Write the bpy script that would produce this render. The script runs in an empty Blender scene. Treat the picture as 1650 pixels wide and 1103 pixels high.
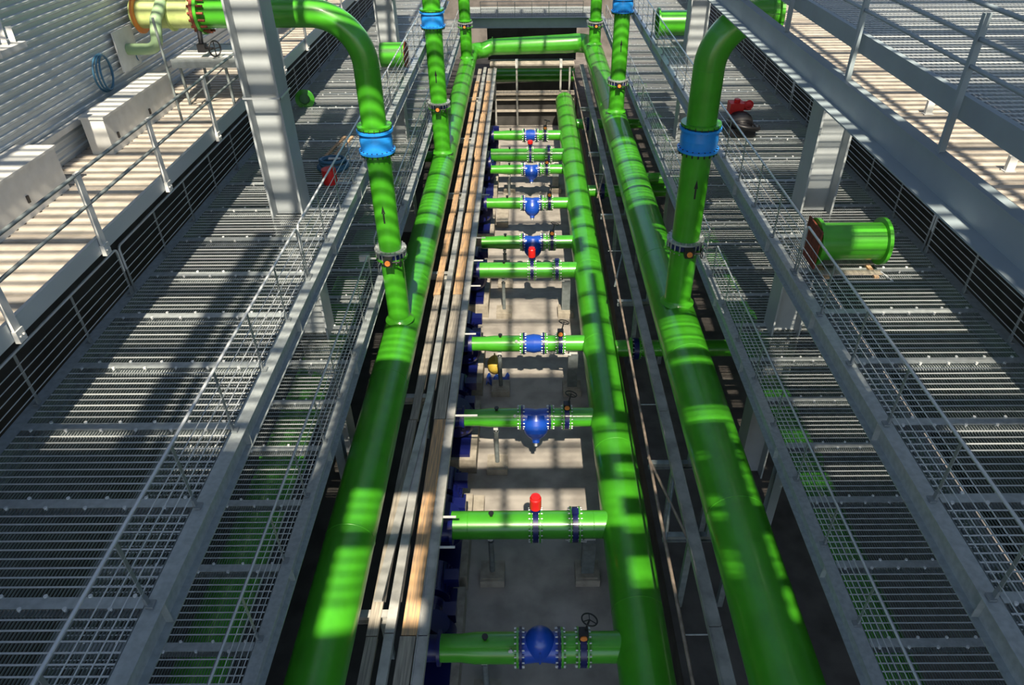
import bpy, math, random
from mathutils import Vector, Matrix
random.seed(7)
PI = math.pi
C = bpy.context.scene.collection
SC = bpy.context.scene

# ------------------------------------------------------------------ camera
H0 = 19.5                                   # camera height above the pit floor
def Z(h): return H0 - h                     # h = metres below the camera
cam_d = bpy.data.cameras.new('camera'); cam = bpy.data.objects.new('camera', cam_d); C.objects.link(cam)
F, CX, CY, TH, RO = 1150.0, 852.0, 551.0, math.atan(826/1150.0), math.radians(-0.35)
cam_d.sensor_fit = 'HORIZONTAL'; cam_d.sensor_width = 36.0
cam_d.lens = F/1650*36.0
cam_d.shift_x = (825-CX)/1650; cam_d.shift_y = (CY-551.5)/1650
fw = Vector((0, math.cos(TH), -math.sin(TH))); r0 = Vector((1, 0, 0)); u0 = Vector((0, math.sin(TH), math.cos(TH)))
rr = r0*math.cos(RO)+u0*math.sin(RO); uu = -r0*math.sin(RO)+u0*math.cos(RO)
cam.matrix_world = Matrix(((rr.x, uu.x, -fw.x, 0), (rr.y, uu.y, -fw.y, 0), (rr.z, uu.z, -fw.z, H0), (0, 0, 0, 1)))
cam_d.clip_start = 0.2; cam_d.clip_end = 400
SC.camera = cam

# ------------------------------------------------------------------ light
w = bpy.data.worlds.new('sky'); SC.world = w; w.use_nodes = True
nt = w.node_tree; bg = nt.nodes['Background']
sky = nt.nodes.new('ShaderNodeTexSky'); sky.sky_type = 'NISHITA'; sky.sun_disc = False
sky.sun_elevation = math.radians(52); sky.sun_rotation = math.radians(186); sky.air_density = 1.0; sky.dust_density = 1.0; sky.ozone_density = 1.3
nt.links.new(sky.outputs[0], bg.inputs['Color']); bg.inputs['Strength'].default_value = 0.20
sun_d = bpy.data.lights.new('sun', 'SUN'); sun = bpy.data.objects.new('sun', sun_d); C.objects.link(sun)
sun_d.energy = 10.0; sun_d.angle = math.radians(0.6); sun_d.color = (1.0, 0.88, 0.70)
SUND = Vector((-0.05, 0.62, -0.78)).normalized()
sun.rotation_euler = SUND.to_track_quat('-Z', 'Y').to_euler(); sun.location = (0, -20, 40)
SC.view_settings.view_transform = 'Standard'; SC.view_settings.look = 'None'
SC.view_settings.gamma = 1.0; SC.view_settings.use_curve_mapping = False
SC.view_settings.exposure = 0.30

# ------------------------------------------------------------------ materials
def mat(name, col, rough=0.5, metal=0.0, coat=0.0, noise=0.0, nscale=6.0, stretch=(1, 1, 1), col2=None, bump=0.0, spec=0.5):
    m = bpy.data.materials.new(name); m.use_nodes = True
    t = m.node_tree; b = t.nodes['Principled BSDF']
    b.inputs['Base Color'].default_value = (*col, 1); b.inputs['Roughness'].default_value = rough
    b.inputs['Metallic'].default_value = metal; b.inputs['Coat Weight'].default_value = coat
    b.inputs['Coat Roughness'].default_value = 0.12
    b.inputs['Specular IOR Level'].default_value = spec
    if noise > 0 or bump > 0:
        tc = t.nodes.new('ShaderNodeTexCoord'); mp = t.nodes.new('ShaderNodeMapping')
        mp.inputs['Scale'].default_value = stretch
        n = t.nodes.new('ShaderNodeTexNoise'); n.inputs['Scale'].default_value = nscale; n.inputs['Detail'].default_value = 6
        t.links.new(tc.outputs['Object'], mp.inputs[0]); t.links.new(mp.outputs[0], n.inputs['Vector'])
        r = t.nodes.new('ShaderNodeValToRGB')
        c2 = col2 if col2 else tuple(c*(1-noise) for c in col)
        r.color_ramp.elements[0].color = (*c2, 1); r.color_ramp.elements[1].color = (*col, 1)
        r.color_ramp.elements[0].position = 0.36; r.color_ramp.elements[1].position = 0.62
        t.links.new(n.outputs['Fac'], r.inputs[0]); t.links.new(r.outputs[0], b.inputs['Base Color'])
        if bump > 0:
            bp = t.nodes.new('ShaderNodeBump'); bp.inputs['Strength'].default_value = bump; bp.inputs['Distance'].default_value = 0.02
            t.links.new(n.outputs['Fac'], bp.inputs['Height']); t.links.new(bp.outputs[0], b.inputs['Normal'])
    return m
M = dict(
 green=mat('green_paint', (0.058, 0.36, 0.016), 0.33, coat=0.35, noise=0.16, nscale=1.5),
 pale=mat('pale_green_paint', (0.50, 0.60, 0.22), 0.45, noise=0.3, nscale=2.0),
 sage=mat('sage_paint', (0.24, 0.36, 0.20), 0.45),
 rust=mat('rust', (0.22, 0.05, 0.025), 0.8, noise=0.5, nscale=12),
 grey=mat('grey_paint', (0.26, 0.32, 0.35), 0.5, noise=0.08, nscale=2),
 column=mat('column_paint', (0.34, 0.375, 0.39), 0.5, noise=0.08, nscale=2),
 galv=mat('galvanised_steel', (0.43, 0.48, 0.49), 0.42, metal=0.35, noise=0.2, nscale=9),
 galvd=mat('weathered_galvanised_steel', (0.23, 0.27, 0.275), 0.5, metal=0.3, noise=0.3, nscale=5),
 rail=mat('rail_steel', (0.58, 0.62, 0.64), 0.35, metal=0.35),
 post=mat('post_steel', (0.26, 0.29, 0.30), 0.45, metal=0.4),
 white=mat('white_paint', (0.62, 0.63, 0.61), 0.5, noise=0.12, nscale=3),
 clad=mat('wall_cladding', (0.50, 0.55, 0.58), 0.35, metal=0.2, noise=0.1, nscale=1.0, stretch=(1, .2, 1)),
 deck=mat('roof_deck', (0.52, 0.47, 0.40), 0.6, noise=0.25, nscale=2.5),
 concrete=mat('concrete', (0.42, 0.39, 0.35), 0.8, noise=0.35, nscale=0.9, bump=0.1),
 plinth=mat('plinth_concrete', (0.42, 0.38, 0.31), 0.85, noise=0.3, nscale=3),
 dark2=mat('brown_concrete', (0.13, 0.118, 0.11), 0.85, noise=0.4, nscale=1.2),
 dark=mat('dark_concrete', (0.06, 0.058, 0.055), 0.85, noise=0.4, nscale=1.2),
 navy=mat('navy_paint', (0.004, 0.008, 0.09), 0.4, coat=0.2),
 blue=mat('blue_paint', (0.008, 0.065, 0.42), 0.35, coat=0.3),
 sky=mat('light_blue_paint', (0.02, 0.27, 0.78), 0.35, coat=0.3),
 teal=mat('blue_rubber', (0.04, 0.14, 0.24), 0.5),
 clip=mat('clip_steel', (0.60, 0.63, 0.63), 0.4),
 bolt=mat('bolt_steel', (0.50, 0.52, 0.52), 0.35, metal=0.6),
 black=mat('black_paint', (0.012, 0.012, 0.014), 0.45),
 orange=mat('orange_plastic', (0.75, 0.25, 0.05), 0.5),
 yellow=mat('yellow_plastic', (0.50, 0.36, 0.05), 0.6),
 red=mat('red_paint', (0.62, 0.015, 0.015), 0.4),
 wood=mat('timber', (0.64, 0.39, 0.19), 0.8, noise=0.5, nscale=3, stretch=(8, .35, 8), col2=(0.30, 0.22, 0.15), bump=0.15),
 wood2=mat('weathered_timber', (0.40, 0.36, 0.29), 0.8, noise=0.5, nscale=3, stretch=(8, .35, 8), col2=(0.22, 0.20, 0.17), bump=0.15),
 beamst=mat('pale_beam_steel', (0.46, 0.46, 0.43), 0.5, metal=0.2, noise=0.35, nscale=2.5),
 bamboo=mat('bare_pipe', (0.36, 0.29, 0.23), 0.55, metal=0.3, noise=0.4, nscale=4),
)

# ------------------------------------------------------------------ mesh builder
class MB:
    def __init__(s): s.v = []; s.f = []; s.sm = []
    def _add(s, vs, fs, smooth=False):
        o = len(s.v); s.v += [tuple(p) for p in vs]
        for f in fs: s.f.append(tuple(i+o for i in f)); s.sm.append(smooth)
    def box(s, x0, x1, y0, y1, z0, z1):
        vs = [(x, y, z) for z in (z0, z1) for y in (y0, y1) for x in (x0, x1)]
        s._add(vs, [(0, 2, 3, 1), (4, 5, 7, 6), (0, 1, 5, 4), (2, 6, 7, 3), (0, 4, 6, 2), (1, 3, 7, 5)]); return s
    def bar(s, a, b, wx, wz, up=(0, 0, 1)):           # rectangular bar from a to b
        a = Vector(a); b = Vector(b); d = (b-a).normalized(); upv = Vector(up)
        if abs(d.dot(upv)) > 0.98: upv = Vector((0, 1, 0))
        x = d.cross(upv).normalized()*wx/2; z = x.cross(d).normalized()*wz/2
        vs = [p+sx*x+sz*z for p in (a, b) for sz in (-1, 1) for sx in (-1, 1)]
        s._add(vs, [(0, 1, 3, 2), (4, 6, 7, 5), (0, 4, 5, 1), (2, 3, 7, 6), (0, 2, 6, 4), (1, 5, 7, 3)]); return s
    def ring_sweep(s, pts, rad, n=16, caps=True):      # pts: list of Vector; rad: float or list
        pts = [Vector(p) for p in pts]; N = len(pts)
        if not isinstance(rad, (list, tuple)): rad = [rad]*N
        t0 = (pts[1]-pts[0]).normalized(); ref = Vector((0, 0, 1)) if abs(t0.z) < 0.9 else Vector((1, 0, 0))
        u = t0.cross(ref).normalized(); vs = []
        for i, p in enumerate(pts):
            t = (pts[min(i+1, N-1)]-pts[max(i-1, 0)]).normalized()
            u = (u-t*u.dot(t)).normalized(); v = t.cross(u)
            for k in range(n):
                a = 2*PI*k/n; vs.append(p+(u*math.cos(a)+v*math.sin(a))*rad[i])
        fs = [(i*n+k, i*n+(k+1) % n, (i+1)*n+(k+1) % n, (i+1)*n+k) for i in range(N-1) for k in range(n)]
        s._add(vs, fs, True)
        if caps:
            s._add(vs[:n], [tuple(range(n))[::-1]]); s._add(vs[-n:], [tuple(range(n))])
        return s
    def cyl(s, a, b, r, n=24, r2=None, caps=True): return s.ring_sweep([a, b], [r, r if r2 is None else r2], n, caps)
    def lathe(s, o, ax, prof, n=32):                    # prof: list of (dist along axis, radius); flat segments
        o = Vector(o); ax = Vector(ax).normalized()
        ref = Vector((0, 0, 1)) if abs(ax.z) < 0.9 else Vector((1, 0, 0)); u = ax.cross(ref).normalized(); v = ax.cross(u)
        for (d0, q0), (d1, q1) in zip(prof, prof[1:]):
            vs = []
            for d, q in ((d0, q0), (d1, q1)):
                for k in range(n):
                    a = 2*PI*k/n; vs.append(o+ax*d+(u*math.cos(a)+v*math.sin(a))*q)
            flat = abs(d1-d0) < 1e-6
            s._add(vs, [(k, (k+1) % n, n+(k+1) % n, n+k) for k in range(n)], not flat)
        return s
    def flange(s, c, ax, r, R, t, nb=0, rb=0.02):       # disc with a hole filled by the pipe, and bolts
        ax = Vector(ax).normalized(); c = Vector(c)
        s.lathe(c-ax*t/2, ax, [(0, r*0.9), (0, R), (t, R), (t, r*0.9)], 40); return s
    def bolts(s, c, ax, rc, half, nb, rb=0.022):
        ax = Vector(ax).normalized(); c = Vector(c)
        ref = Vector((0, 0, 1)) if abs(ax.z) < 0.9 else Vector((1, 0, 0)); u = ax.cross(ref).normalized(); v = ax.cross(u)
        for k in range(nb):
            a = 2*PI*(k+.5)/nb; p = c+(u*math.cos(a)+v*math.sin(a))*rc
            s.cyl(p-ax*half, p+ax*half, rb, 6)
        return s
    def sphere(s, c, rx, ry, rz, n=20, m=12):
        c = Vector(c); vs = []; fs = []
        for i in range(m+1):
            th = PI*i/m
            for k in range(n):
                a = 2*PI*k/n; vs.append(c+Vector((rx*math.sin(th)*math.cos(a), ry*math.sin(th)*math.sin(a), rz*math.cos(th))))
        for i in range(m):
            for k in range(n): fs.append((i*n+k, (i+1)*n+k, (i+1)*n+(k+1) % n, i*n+(k+1) % n))
        s._add(vs, fs, True); return s
    def torus(s, c, ax, R, r, n=28, m=8):
        c = Vector(c); ax = Vector(ax).normalized(); ref = Vector((0, 0, 1)) if abs(ax.z) < 0.9 else Vector((1, 0, 0))
        u = ax.cross(ref).normalized(); v = ax.cross(u); vs = []
        for k in range(n):
            a = 2*PI*k/n; d = u*math.cos(a)+v*math.sin(a)
            for j in range(m):
                b = 2*PI*j/m; vs.append(c+d*(R+r*math.cos(b))+ax*r*math.sin(b))
        s._add(vs, [(k*m+j, k*m+(j+1) % m, ((k+1) % n)*m+(j+1) % m, ((k+1) % n)*m+j) for k in range(n) for j in range(m)], True); return s
    def ibeam(s, a, b, w_, h_, tf, tw):                 # I section along a->b, upright, a/b at section centre
        a = Vector(a); b = Vector(b); up = Vector((0, 0, h_/2-tf/2))
        s.bar(a+up, b+up, w_, tf); s.bar(a-up, b-up, w_, tf); s.bar(a, b, tw, h_-2*tf); return s
    def shift(s, dx, dy, dz): s.v = [(x+dx, y+dy, z+dz) for x, y, z in s.v]; return s
    def mesh(s, name, m):
        me = bpy.data.meshes.new(name); me.from_pydata(s.v, [], s.f); me.polygons.foreach_set('use_smooth', s.sm)
        me.materials.append(m); me.update(); return me
def put(name, me, parent=None, loc=(0, 0, 0), label=None, rot=None):
    o = bpy.data.objects.new(name, me); C.objects.link(o); o.location = loc
    if parent: o.parent = parent
    if label: o['label'] = label
    if rot: o.rotation_euler = rot
    return o
def part(name, mb, m, parent=None, label=None): return put(name, mb.mesh(name, M[m]), parent, label=label)
def thing(name, label, cat, loc, group=None, rz=0):
    o = bpy.data.objects.new(name, None); C.objects.link(o); o.empty_display_size = 0.2
    o.location = loc; o.rotation_euler = (0, 0, rz); o['label'] = label; o['category'] = cat
    if group: o['group'] = group
    return o
def solo(name, mb, m, label, cat, loc, group=None, kind=None, rz=0):
    o = put(name, mb.mesh(name, M[m]), None, loc); o['label'] = label; o['category'] = cat; o.rotation_euler = (0, 0, rz)
    if group: o['group'] = group
    if kind: o['kind'] = kind
    return o
def struct(name, mb, m):
    o = put(name, mb.mesh(name, M[m])); o['kind'] = 'structure'; return o
def dup(root, loc, label, group=None, rz=None):
    r = root.copy(); C.objects.link(r); r.location = loc; r['label'] = label
    if group: r['group'] = group
    if rz is not None: r.rotation_euler = (0, 0, rz)
    for ch in list(root.children):
        c = ch.copy(); C.objects.link(c); c.parent = r
        for g in ch.children:
            d = g.copy(); C.objects.link(d); d.parent = c
    return r
def arc(c, r, a0, a1, u, v, n=14):                       # points of an arc in plane u,v
    c = Vector(c); u = Vector(u); v = Vector(v)
    return [c+u*r*math.cos(a0+(a1-a0)*i/n)+v*r*math.sin(a0+(a1-a0)*i/n) for i in range(n+1)]

# ------------------------------------------------------------------ setting
XPL, XPR = -3.15, 3.95
GND = Z(16.9); GR = Z(17.9)
struct('floor', MB().box(-11.5, 14.5, -6, 72, -0.3, 0.0), 'concrete')
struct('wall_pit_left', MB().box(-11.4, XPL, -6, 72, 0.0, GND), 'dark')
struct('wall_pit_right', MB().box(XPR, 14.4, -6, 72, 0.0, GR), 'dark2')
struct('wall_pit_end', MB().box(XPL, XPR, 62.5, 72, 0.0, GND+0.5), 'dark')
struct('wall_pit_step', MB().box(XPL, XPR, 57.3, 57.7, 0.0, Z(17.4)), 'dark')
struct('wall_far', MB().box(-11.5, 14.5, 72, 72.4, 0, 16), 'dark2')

def corrugated(x, y0, y1, z0, z1, sgn, pitch=0.17, depth=0.035):
    mb = MB(); z = z0; pts = []
    while z < z1:
        for dz, dx in ((0, 0), (pitch*.45, 0), (pitch*.6, depth), (pitch*.85, depth)):
            pts.append((x+sgn*dx, z+dz))
        z += pitch
    vs = []; fs = []
    for i, (xx, zz) in enumerate(pts): vs += [(xx, y0, zz), (xx, y1, zz)]
    for i in range(len(pts)-1): fs.append((2*i, 2*i+1, 2*i+3, 2*i+2))
    mb._add(vs, fs); return mb
XWL, XWR = -10.35, 13.6
HC = 6.03
wl = corrugated(XWL, -4, 60, Z(HC), Z(-5), 1); wl.box(XWL-0.3, XWL-0.02, -4, 60, Z(HC)-0.6, Z(-5)); struct('wall_left', wl, 'clad')
wr = corrugated(XWR, -4, 60, Z(HC), Z(-5), -1); wr.box(XWR+0.02, XWR+0.3, -4, 60, Z(HC)-0.6, Z(-5)); struct('wall_right', wr, 'clad')
struct('trim_1', MB().box(XWL+0.0, XWL+0.14, -4, 60, Z(5.42), Z(5.30)), 'white')
# enclosing walls below the roof decks, behind the walkways
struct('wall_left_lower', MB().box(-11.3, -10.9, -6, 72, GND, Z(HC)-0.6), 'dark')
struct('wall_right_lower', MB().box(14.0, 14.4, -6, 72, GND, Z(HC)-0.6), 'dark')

# unseen louvred roof added for shade; bars cast stripes, panels shape sun patches
ZR = Z(-7.5)
rf = MB()
y = -7.5
k = 0
while y < 48:
    if k % 6 == 5: rf.box(-12, 15, y, y+0.26, ZR-0.1, ZR)
    else: rf.box(-12, 15, y, y+0.13, ZR-0.03, ZR)
    y += 0.36; k += 1
for x in (-9.5, -5.2, -1.3, 0.7, 2.6, 6.8, 10.6): rf.box(x, x+0.22, -7.5, 48, ZR-0.2, ZR-0.02)
shade_sheets = [(-12, 15, -30, -8.2), (-12, -7.3, -8.2, -3.2), (-7.3, -3.05, -8.2, -4.0), (-3.7, -1.2, -4.2, 1.2), (-3.7, -1.2, -6.0, -5.6),
          (-5.8, -5.3, -4, 3.6), (-5.0, -3.9, 5.0, 9.5), (-5.0, -4.1, 11.5, 15), (-1.1, 4.25, -8.2, -5.4), (-1.1, 4.25, -3.6, -2.3), (-1.1, 4.25, -0.5, 2.9),
          (-1.1, 4.25, 5.2, 5.9), (-1.1, 4.25, 11.1, 12.6), (-1.1, 4.25, 15, 16.0),
          (4.25, 5.05, -8.2, -7.3), (4.25, 5.05, -6.5, -5.8), (4.25, 5.05, -4.9, -4.2), (4.25, 5.05, -2.9, -2.3), (4.25, 5.05, -0.9, -0.3), (4.25, 4.6, -0.3, 9),
          (5.05, 5.35, -8.2, -2.0), (5.7, 6.45, -8.2, -2.0), (5.35, 5.7, -8.2, -6.9), (5.35, 5.7, -6.2, -5.3), (5.35, 5.7, -4.6, -3.6), (5.35, 5.7, -3.2, -2.0), (5.05, 7.1, -1.5, 0.4), (6.45, 7.1, -5.6, -4.9), (6.45, 7.1, -8.2, -7.8), (6.62, 7.1, -8.2, -2.6), (5.2, 6.2, 3.0, 9.4), (7.1, 15, -8.2, -4.3),
          (7.1, 8.1, -4.3, 2.6), (-4.2, -2.2, 9.3, 10.7), (5.2, 7.0, 9.6, 11.0), (7.0, 10.5, 11, 13), (-12, -8, 17, 21), (5, 8, 19, 22), (-4, 6, 43, 46.5)]
for a, b, c, d in shade_sheets: rf.box(a, b, c, d, ZR, ZR+0.05)
struct('shade_roof', rf, 'galvd')

# ------------------------------------------------------------------ roof decks beside the walls
def deck_mb(x0, x1, y0, y1, z):
    mb = MB(); y = y0
    while y < y1:
        mb.box(x0, x1, y, y+0.17, z-0.06, z); mb.box(x0, x1, y+0.17, y+0.26, z-0.06, z-0.022); y += 0.26
    return mb
XCL, XCR = -7.9, 8.95
struct('floor_deck_left', deck_mb(XWL, XCL-0.02, 2, 58, Z(HC)), 'deck')
struct('floor_deck_right', deck_mb(XCR+0.02, XWR, 2, 58, Z(HC)), 'deck')
struct('trim_2', MB().box(XCL-0.02, XCL+0.05, 2, 58, Z(HC)-0.28, Z(HC)+0.03).box(XCL-0.25, XCL-0.02, 2, 58, Z(HC)-0.28, Z(HC)-0.22), 'clad')
struct('trim_3', MB().box(XCR-0.05, XCR+0.02, 2, 58, Z(HC)-0.28, Z(HC)+0.03), 'grey')

# ------------------------------------------------------------------ walkways
def panel_mesh(wd, L):
    mb = MB(); n = int(wd/0.05)
    for i in range(n+1):
        x = i*wd/n; mb.box(x-0.003, x+0.003, 0, L, -0.032, -0.004)
    nf = len(mb.f); k = 10
    for i in range(1, k): mb.box(0, wd, i*L/k-0.010, i*L/k+0.010, -0.012, 0.003)
    me = mb.mesh('grating_panel', M['galvd']); me.materials.append(M['rail'])
    for p in me.polygons[nf:]: p.material_index = 1
    return me
def joist_mesh(wd):
    mb = MB(); mb.ibeam((0, 0, -0.095), (wd, 0, -0.095), 0.17, 0.19, 0.012, 0.01)
    for i in range(6):
        x = wd*(i+.5)/6
        for s_ in (-1, 1): mb.cyl((x+s_*0.12, s_*0.095, -0.03), (x+s_*0.12, s_*0.095, 0.018), 0.028, 8)
    me = mb.mesh('joist', M['galv']); me.materials.append(M['clip'])
    for p in me.polygons[18:]: p.material_index = 1
    return me
PIT = 1.70
def catwalk(label, x0, x1, h, y0, n, inner):
    z = Z(h); t = thing('grating_walkway', label, 'walkway', (x0, y0, z))
    wd = x1-x0; pm = panel_mesh(wd, PIT-0.18); jm = joist_mesh(wd)
    for i in range(n):
        put('grating_panel', pm, t, (0, i*PIT+0.09, 0)); put('joist', jm, t, (0, i*PIT, 0))
    L = n*PIT
    for xe, s_ in ((0, -1), (wd, 1)):
        mb = MB().ibeam((xe+s_*0.13, 0, -0.235), (xe+s_*0.13, L, -0.235), 0.24, 0.45, 0.016, 0.012)
        k = 0.0
        while k < L:
            mb.box(xe+s_*0.13-0.11, xe+s_*0.13+0.11, k, k+0.012, -0.44, -0.03); k += 3.4
        part('edge_beam', mb, 'galv', t)
    return t
UP, LO = 8.16, 11.98
catwalk('wide galvanised grating walkway at upper level on the left, carrying the striped grey column', -8.55, -5.02, UP, 2.2, 27, 1)
catwalk('wide grating walkway at upper level on the right, carrying the loose green pipe spool', 6.14, 9.3, UP, 2.2, 27, -1)
catwalk('lower grating walkway on the left, beside the left big green pipe', -8.55, -5.02, LO, 2.2, 34, 1)
catwalk('lower grating walkway on the right, beside the right big green pipe', 6.14, 9.3, LO, 2.2, 34, -1)

def rail_section(label, x, ytop, L, zb, zt, out, n_mid=4, group=None):
    """handrail along Y: out=-1/+1 is the side the post feet sit on"""
    t = thing('handrail', label, 'handrail', (x, ytop, zb), group)
    H = zt-zb; r = 0.10
    pts = [Vector((0, 0, H*0.52)), Vector((0, 0, H-r))]+arc((0, r, H-r), r, PI, PI/2, (0, 1, 0), (0, 0, 1), 5)[1:]
    pts += arc((0, L-r, H-r), r, PI/2, 0, (0, 1, 0), (0, 0, 1), 5)+[Vector((0, L, H*0.52))]
    part('top_rail', MB().ring_sweep(pts, 0.026, 10), 'rail', t)
    for k in range(n_mid):
        zz = 0.24+(H-0.24)*(k)/(n_mid)*0.92
        part('mid_rail', MB().cyl((0, 0, zz), (0, L, zz), 0.0095, 8), 'rail', t)
    nb = max(1, round(L/1.75)); pm = None
    for i in range(nb+1):
        yy = min(max(i*L/nb, 0.02), L-0.02)
        if pm is None:
            pm = MB().box(-0.007, 0.007, -0.03, 0.03, 0.03, H-0.02).box(-0.05+out*0.04, 0.05+out*0.04, -0.06, 0.06, 0, 0.03).box(-0.02, 0.02, -0.035, 0.035, 0.03, 0.16).mesh('post', M['post'])
        put('post', pm, t, (0, yy, 0))
    return t
names_far = ['nearest section', 'second section', 'third section', 'fourth section']
def rails(x, h, zt_h, brk, what, out, nm=4):
    for i, (a, b) in enumerate(zip(brk, brk[1:])):
        rail_section('thin handrail along %s, %s' % (what, names_far[i]), x, a+0.05, b-a-0.10, Z(h), Z(zt_h), out, nm)
rails(-4.97, UP, 6.90, (2.2, 13.9, 26.2, 36.7, 47), 'the inner edge of the left upper walkway', 1)
rails(6.04, UP, 6.97, (2.2, 14.0, 26.2, 36.7, 47), 'the inner edge of the right upper walkway', -1)
rails(-8.60, UP, 7.06, (2.2, 13.3, 25.5, 36.0, 47), 'the outer edge of the left upper walkway', -1, 5)
rails(9.34, UP, 7.06, (2.2, 14.9, 25.5, 36.0, 47), 'the outer edge of the right upper walkway', 1, 5)
rails(-4.97, LO, 10.68, (2.2, 19.6), 'the inner edge of the left lower walkway', 1)
rails(-4.97, LO, 10.68, (20.6, 35.0, 47, 59), 'the left lower walkway past the first riser', 1)
rails(6.06, LO, 10.85, (2.2, 20.4), 'the inner edge of the right lower walkway', -1)
rails(6.06, LO, 10.85, (21.4, 38.0, 49, 59), 'the right lower walkway past the first riser', -1)

# left deck rail: heavy white posts with two grey tubes
t = thing('deck_handrail', 'heavy handrail with flat white posts edging the sunlit roof deck on the left', 'handrail', (XCL+0.08, 2, Z(6.2)))
for zz in (1.38, 0.82): part('rail_tube', MB().cyl((0, 0, zz), (0, 38, zz), 0.032, 12), 'galvd', t)
for yy in (6.2, 8.98, 11.75, 14.6, 17.7, 20.8, 23.8, 26.8, 29.8, 32.8, 35.8, 38.8):
    mb = MB().box(-0.02, 0.03, -0.075, 0.075, -0.1, 1.42).box(-0.035, 0.05, -0.09, 0.09, -0.16, 0.05)
    mb.cyl((0.05, -0.04, -0.06), (0.075, -0.04, -0.06), 0.02, 6).cyl((0.05, 0.04, -0.06), (0.075, 0.04, -0.06), 0.02, 6)
    put('post', mb.mesh('post', M['white']), t, (0, yy-2, 0))

# ------------------------------------------------------------------ columns
def column(label, x, y, z0, z1, name='steel_column'):
    t = thing(name, label, 'column', (x, y, z0)); H = z1-z0
    for s_ in (-1, 1): part('flange', MB().box(s_*0.39-0.025, s_*0.39+0.025, -0.38, 0.38, 0, H), 'column', t)
    part('web', MB().box(-0.365, 0.365, -0.02, 0.02, 0, H), 'column', t)
    return t
column('tall grey H-shaped steel column standing through the left upper walkway, nearest the camera', -6.22, 17.3, GND, Z(-2.5))
column('grey H-shaped steel column farther along the left upper walkway, behind the green elbow pipe', -6.1, 33.4, GND, Z(-2.5))
column('grey H-shaped steel column holding up the long grey beam on the right walkway', 7.45, 17.3, GR, Z(5.3))
column('farther grey H-shaped steel column on the right walkway, near the top of the photo', 7.4, 33.3, GR, Z(5.3))
# square stubs under the upper walkways
for lab, x, y in (('short dark steel post between the two right walkways, near the second bay', 6.55, 13.2),
                  ('short dark steel post under the left lower walkway edge', -5.3, 14.5)):
    solo('support_post', MB().box(-0.16, 0.16, -0.16, 0.16, -0.04, 0.0).box(-0.12, 0.12, -0.14, -0.12, 0, Z(LO)-0.47-GND).box(-0.12, 0.12, 0.12, 0.14, 0, Z(LO)-0.47-GND).box(-0.01, 0.01, -0.12, 0.12, 0, Z(LO)-0.47-GND), 'grey', lab, 'post', (x, y, GND-(0.95 if x > 0 else 0)))
# conduit rings and cable along the left column
solo('support_pole', MB().cyl((0, 0, 0), (0, 0, 2.5), 0.03, 10), 'galvd', 'thin grey pole standing on the left roof deck beside the service landing', 'pole', (-8.75, 18.0, Z(HC)))
t = solo('column_strap', MB().box(-0.46, 0.46, -0.42, -0.40, 0, 0.04).box(-0.46, -0.44, -0.42, 0.42, 0, 0.04).box(0.44, 0.46, -0.42, 0.42, 0, 0.04), 'rail',
         'thin pale metal strap around the near left grey column', 'strap', (-6.22, 17.3, Z(5.1)))

# long beam and platform at the upper right, close to the camera
K = 0.598
t = thing('girder', 'long dark grey I-beam running diagonally across the upper right of the photo', 'beam', (4.58, 1, Z(3.37)))
part('bottom_flange', MB().box(-0.22, 0.24, 0, 26, 0, 0.022), 'grey', t)
part('web', MB().box(-0.008, 0.012, 0, 26, 0.022, 0.375), 'grey', t)
part('top_flange', MB().box(-0.02, 0.16, 0, 26, 0.375, 0.39), 'grey', t)
t = thing('upper_platform', 'grated platform floor at the upper right edge, above the long grey beam', 'platform', (7.98*K, 1, Z(4.0*K)))
part('edge_channel', MB().box(0, 0.015, 0, 22, -0.24, 0.012).box(0.015, 0.08, 0, 22, 0.0, 0.012).box(0.015, 0.08, 0, 22, -0.24, -0.228), 'grey', t)
mb = MB(); x = 0.08; wdE = 4.4
while x < wdE: mb.box(x-0.003, x+0.003, 0, 22, -0.03, -0.002); x += 0.065
yy = 0.0
while yy < 22: mb.box(0.08, wdE, yy-0.006, yy+0.006, -0.010, 0.003); yy += 0.14
part('grating', mb, 'rail', t)
for yy in range(0, 22, 2): part('joist', MB().ibeam((0.08, yy, -0.14), (wdE, yy, -0.14), 0.08, 0.20, 0.01, 0.008), 'galvd', t)
t = thing('platform_handrail', 'grey tube handrail with thick posts along the upper right platform', 'handrail', (7.80*K, 1, Z(5.03*K)))
for h_ in (3.42, 2.97, 2.46): part('rail_tube', MB().cyl((0, 0, (5.03-h_)*K), (0, 22, (5.03-h_)*K), 0.024, 14), 'grey', t)
for yy in (8.1, 13.0, 17.8, 22.8, 27.8, 32.8):
    pm = MB().box(-0.04, 0.04, -0.008, 0.008, 0.008, 1.48).box(-0.044, -0.034, -0.03, 0.03, 0.008, 1.48).box(-0.06, 0.06, -0.05, 0.05, -0.008, 0.008)
    put('post', pm.mesh('post', M['grey']), t, (0, yy*K-1, 0))
for i, yy in enumerate((9.2, 11.05, 14.6, 18.4)):
    solo('deck_bracket', MB().box(-0.09, 0.09, -0.05, 0.05, 0, 0.34).box(-0.12, 0.12, -0.09, 0.09, -0.0, 0.02), 'white',
         'small white bracket standing on the sunlit right roof deck, %s of four' % ('nearest', 'second nearest', 'third nearest', 'farthest')[i], 'bracket', (10.35, yy, Z(HC)), 'deck brackets')

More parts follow.
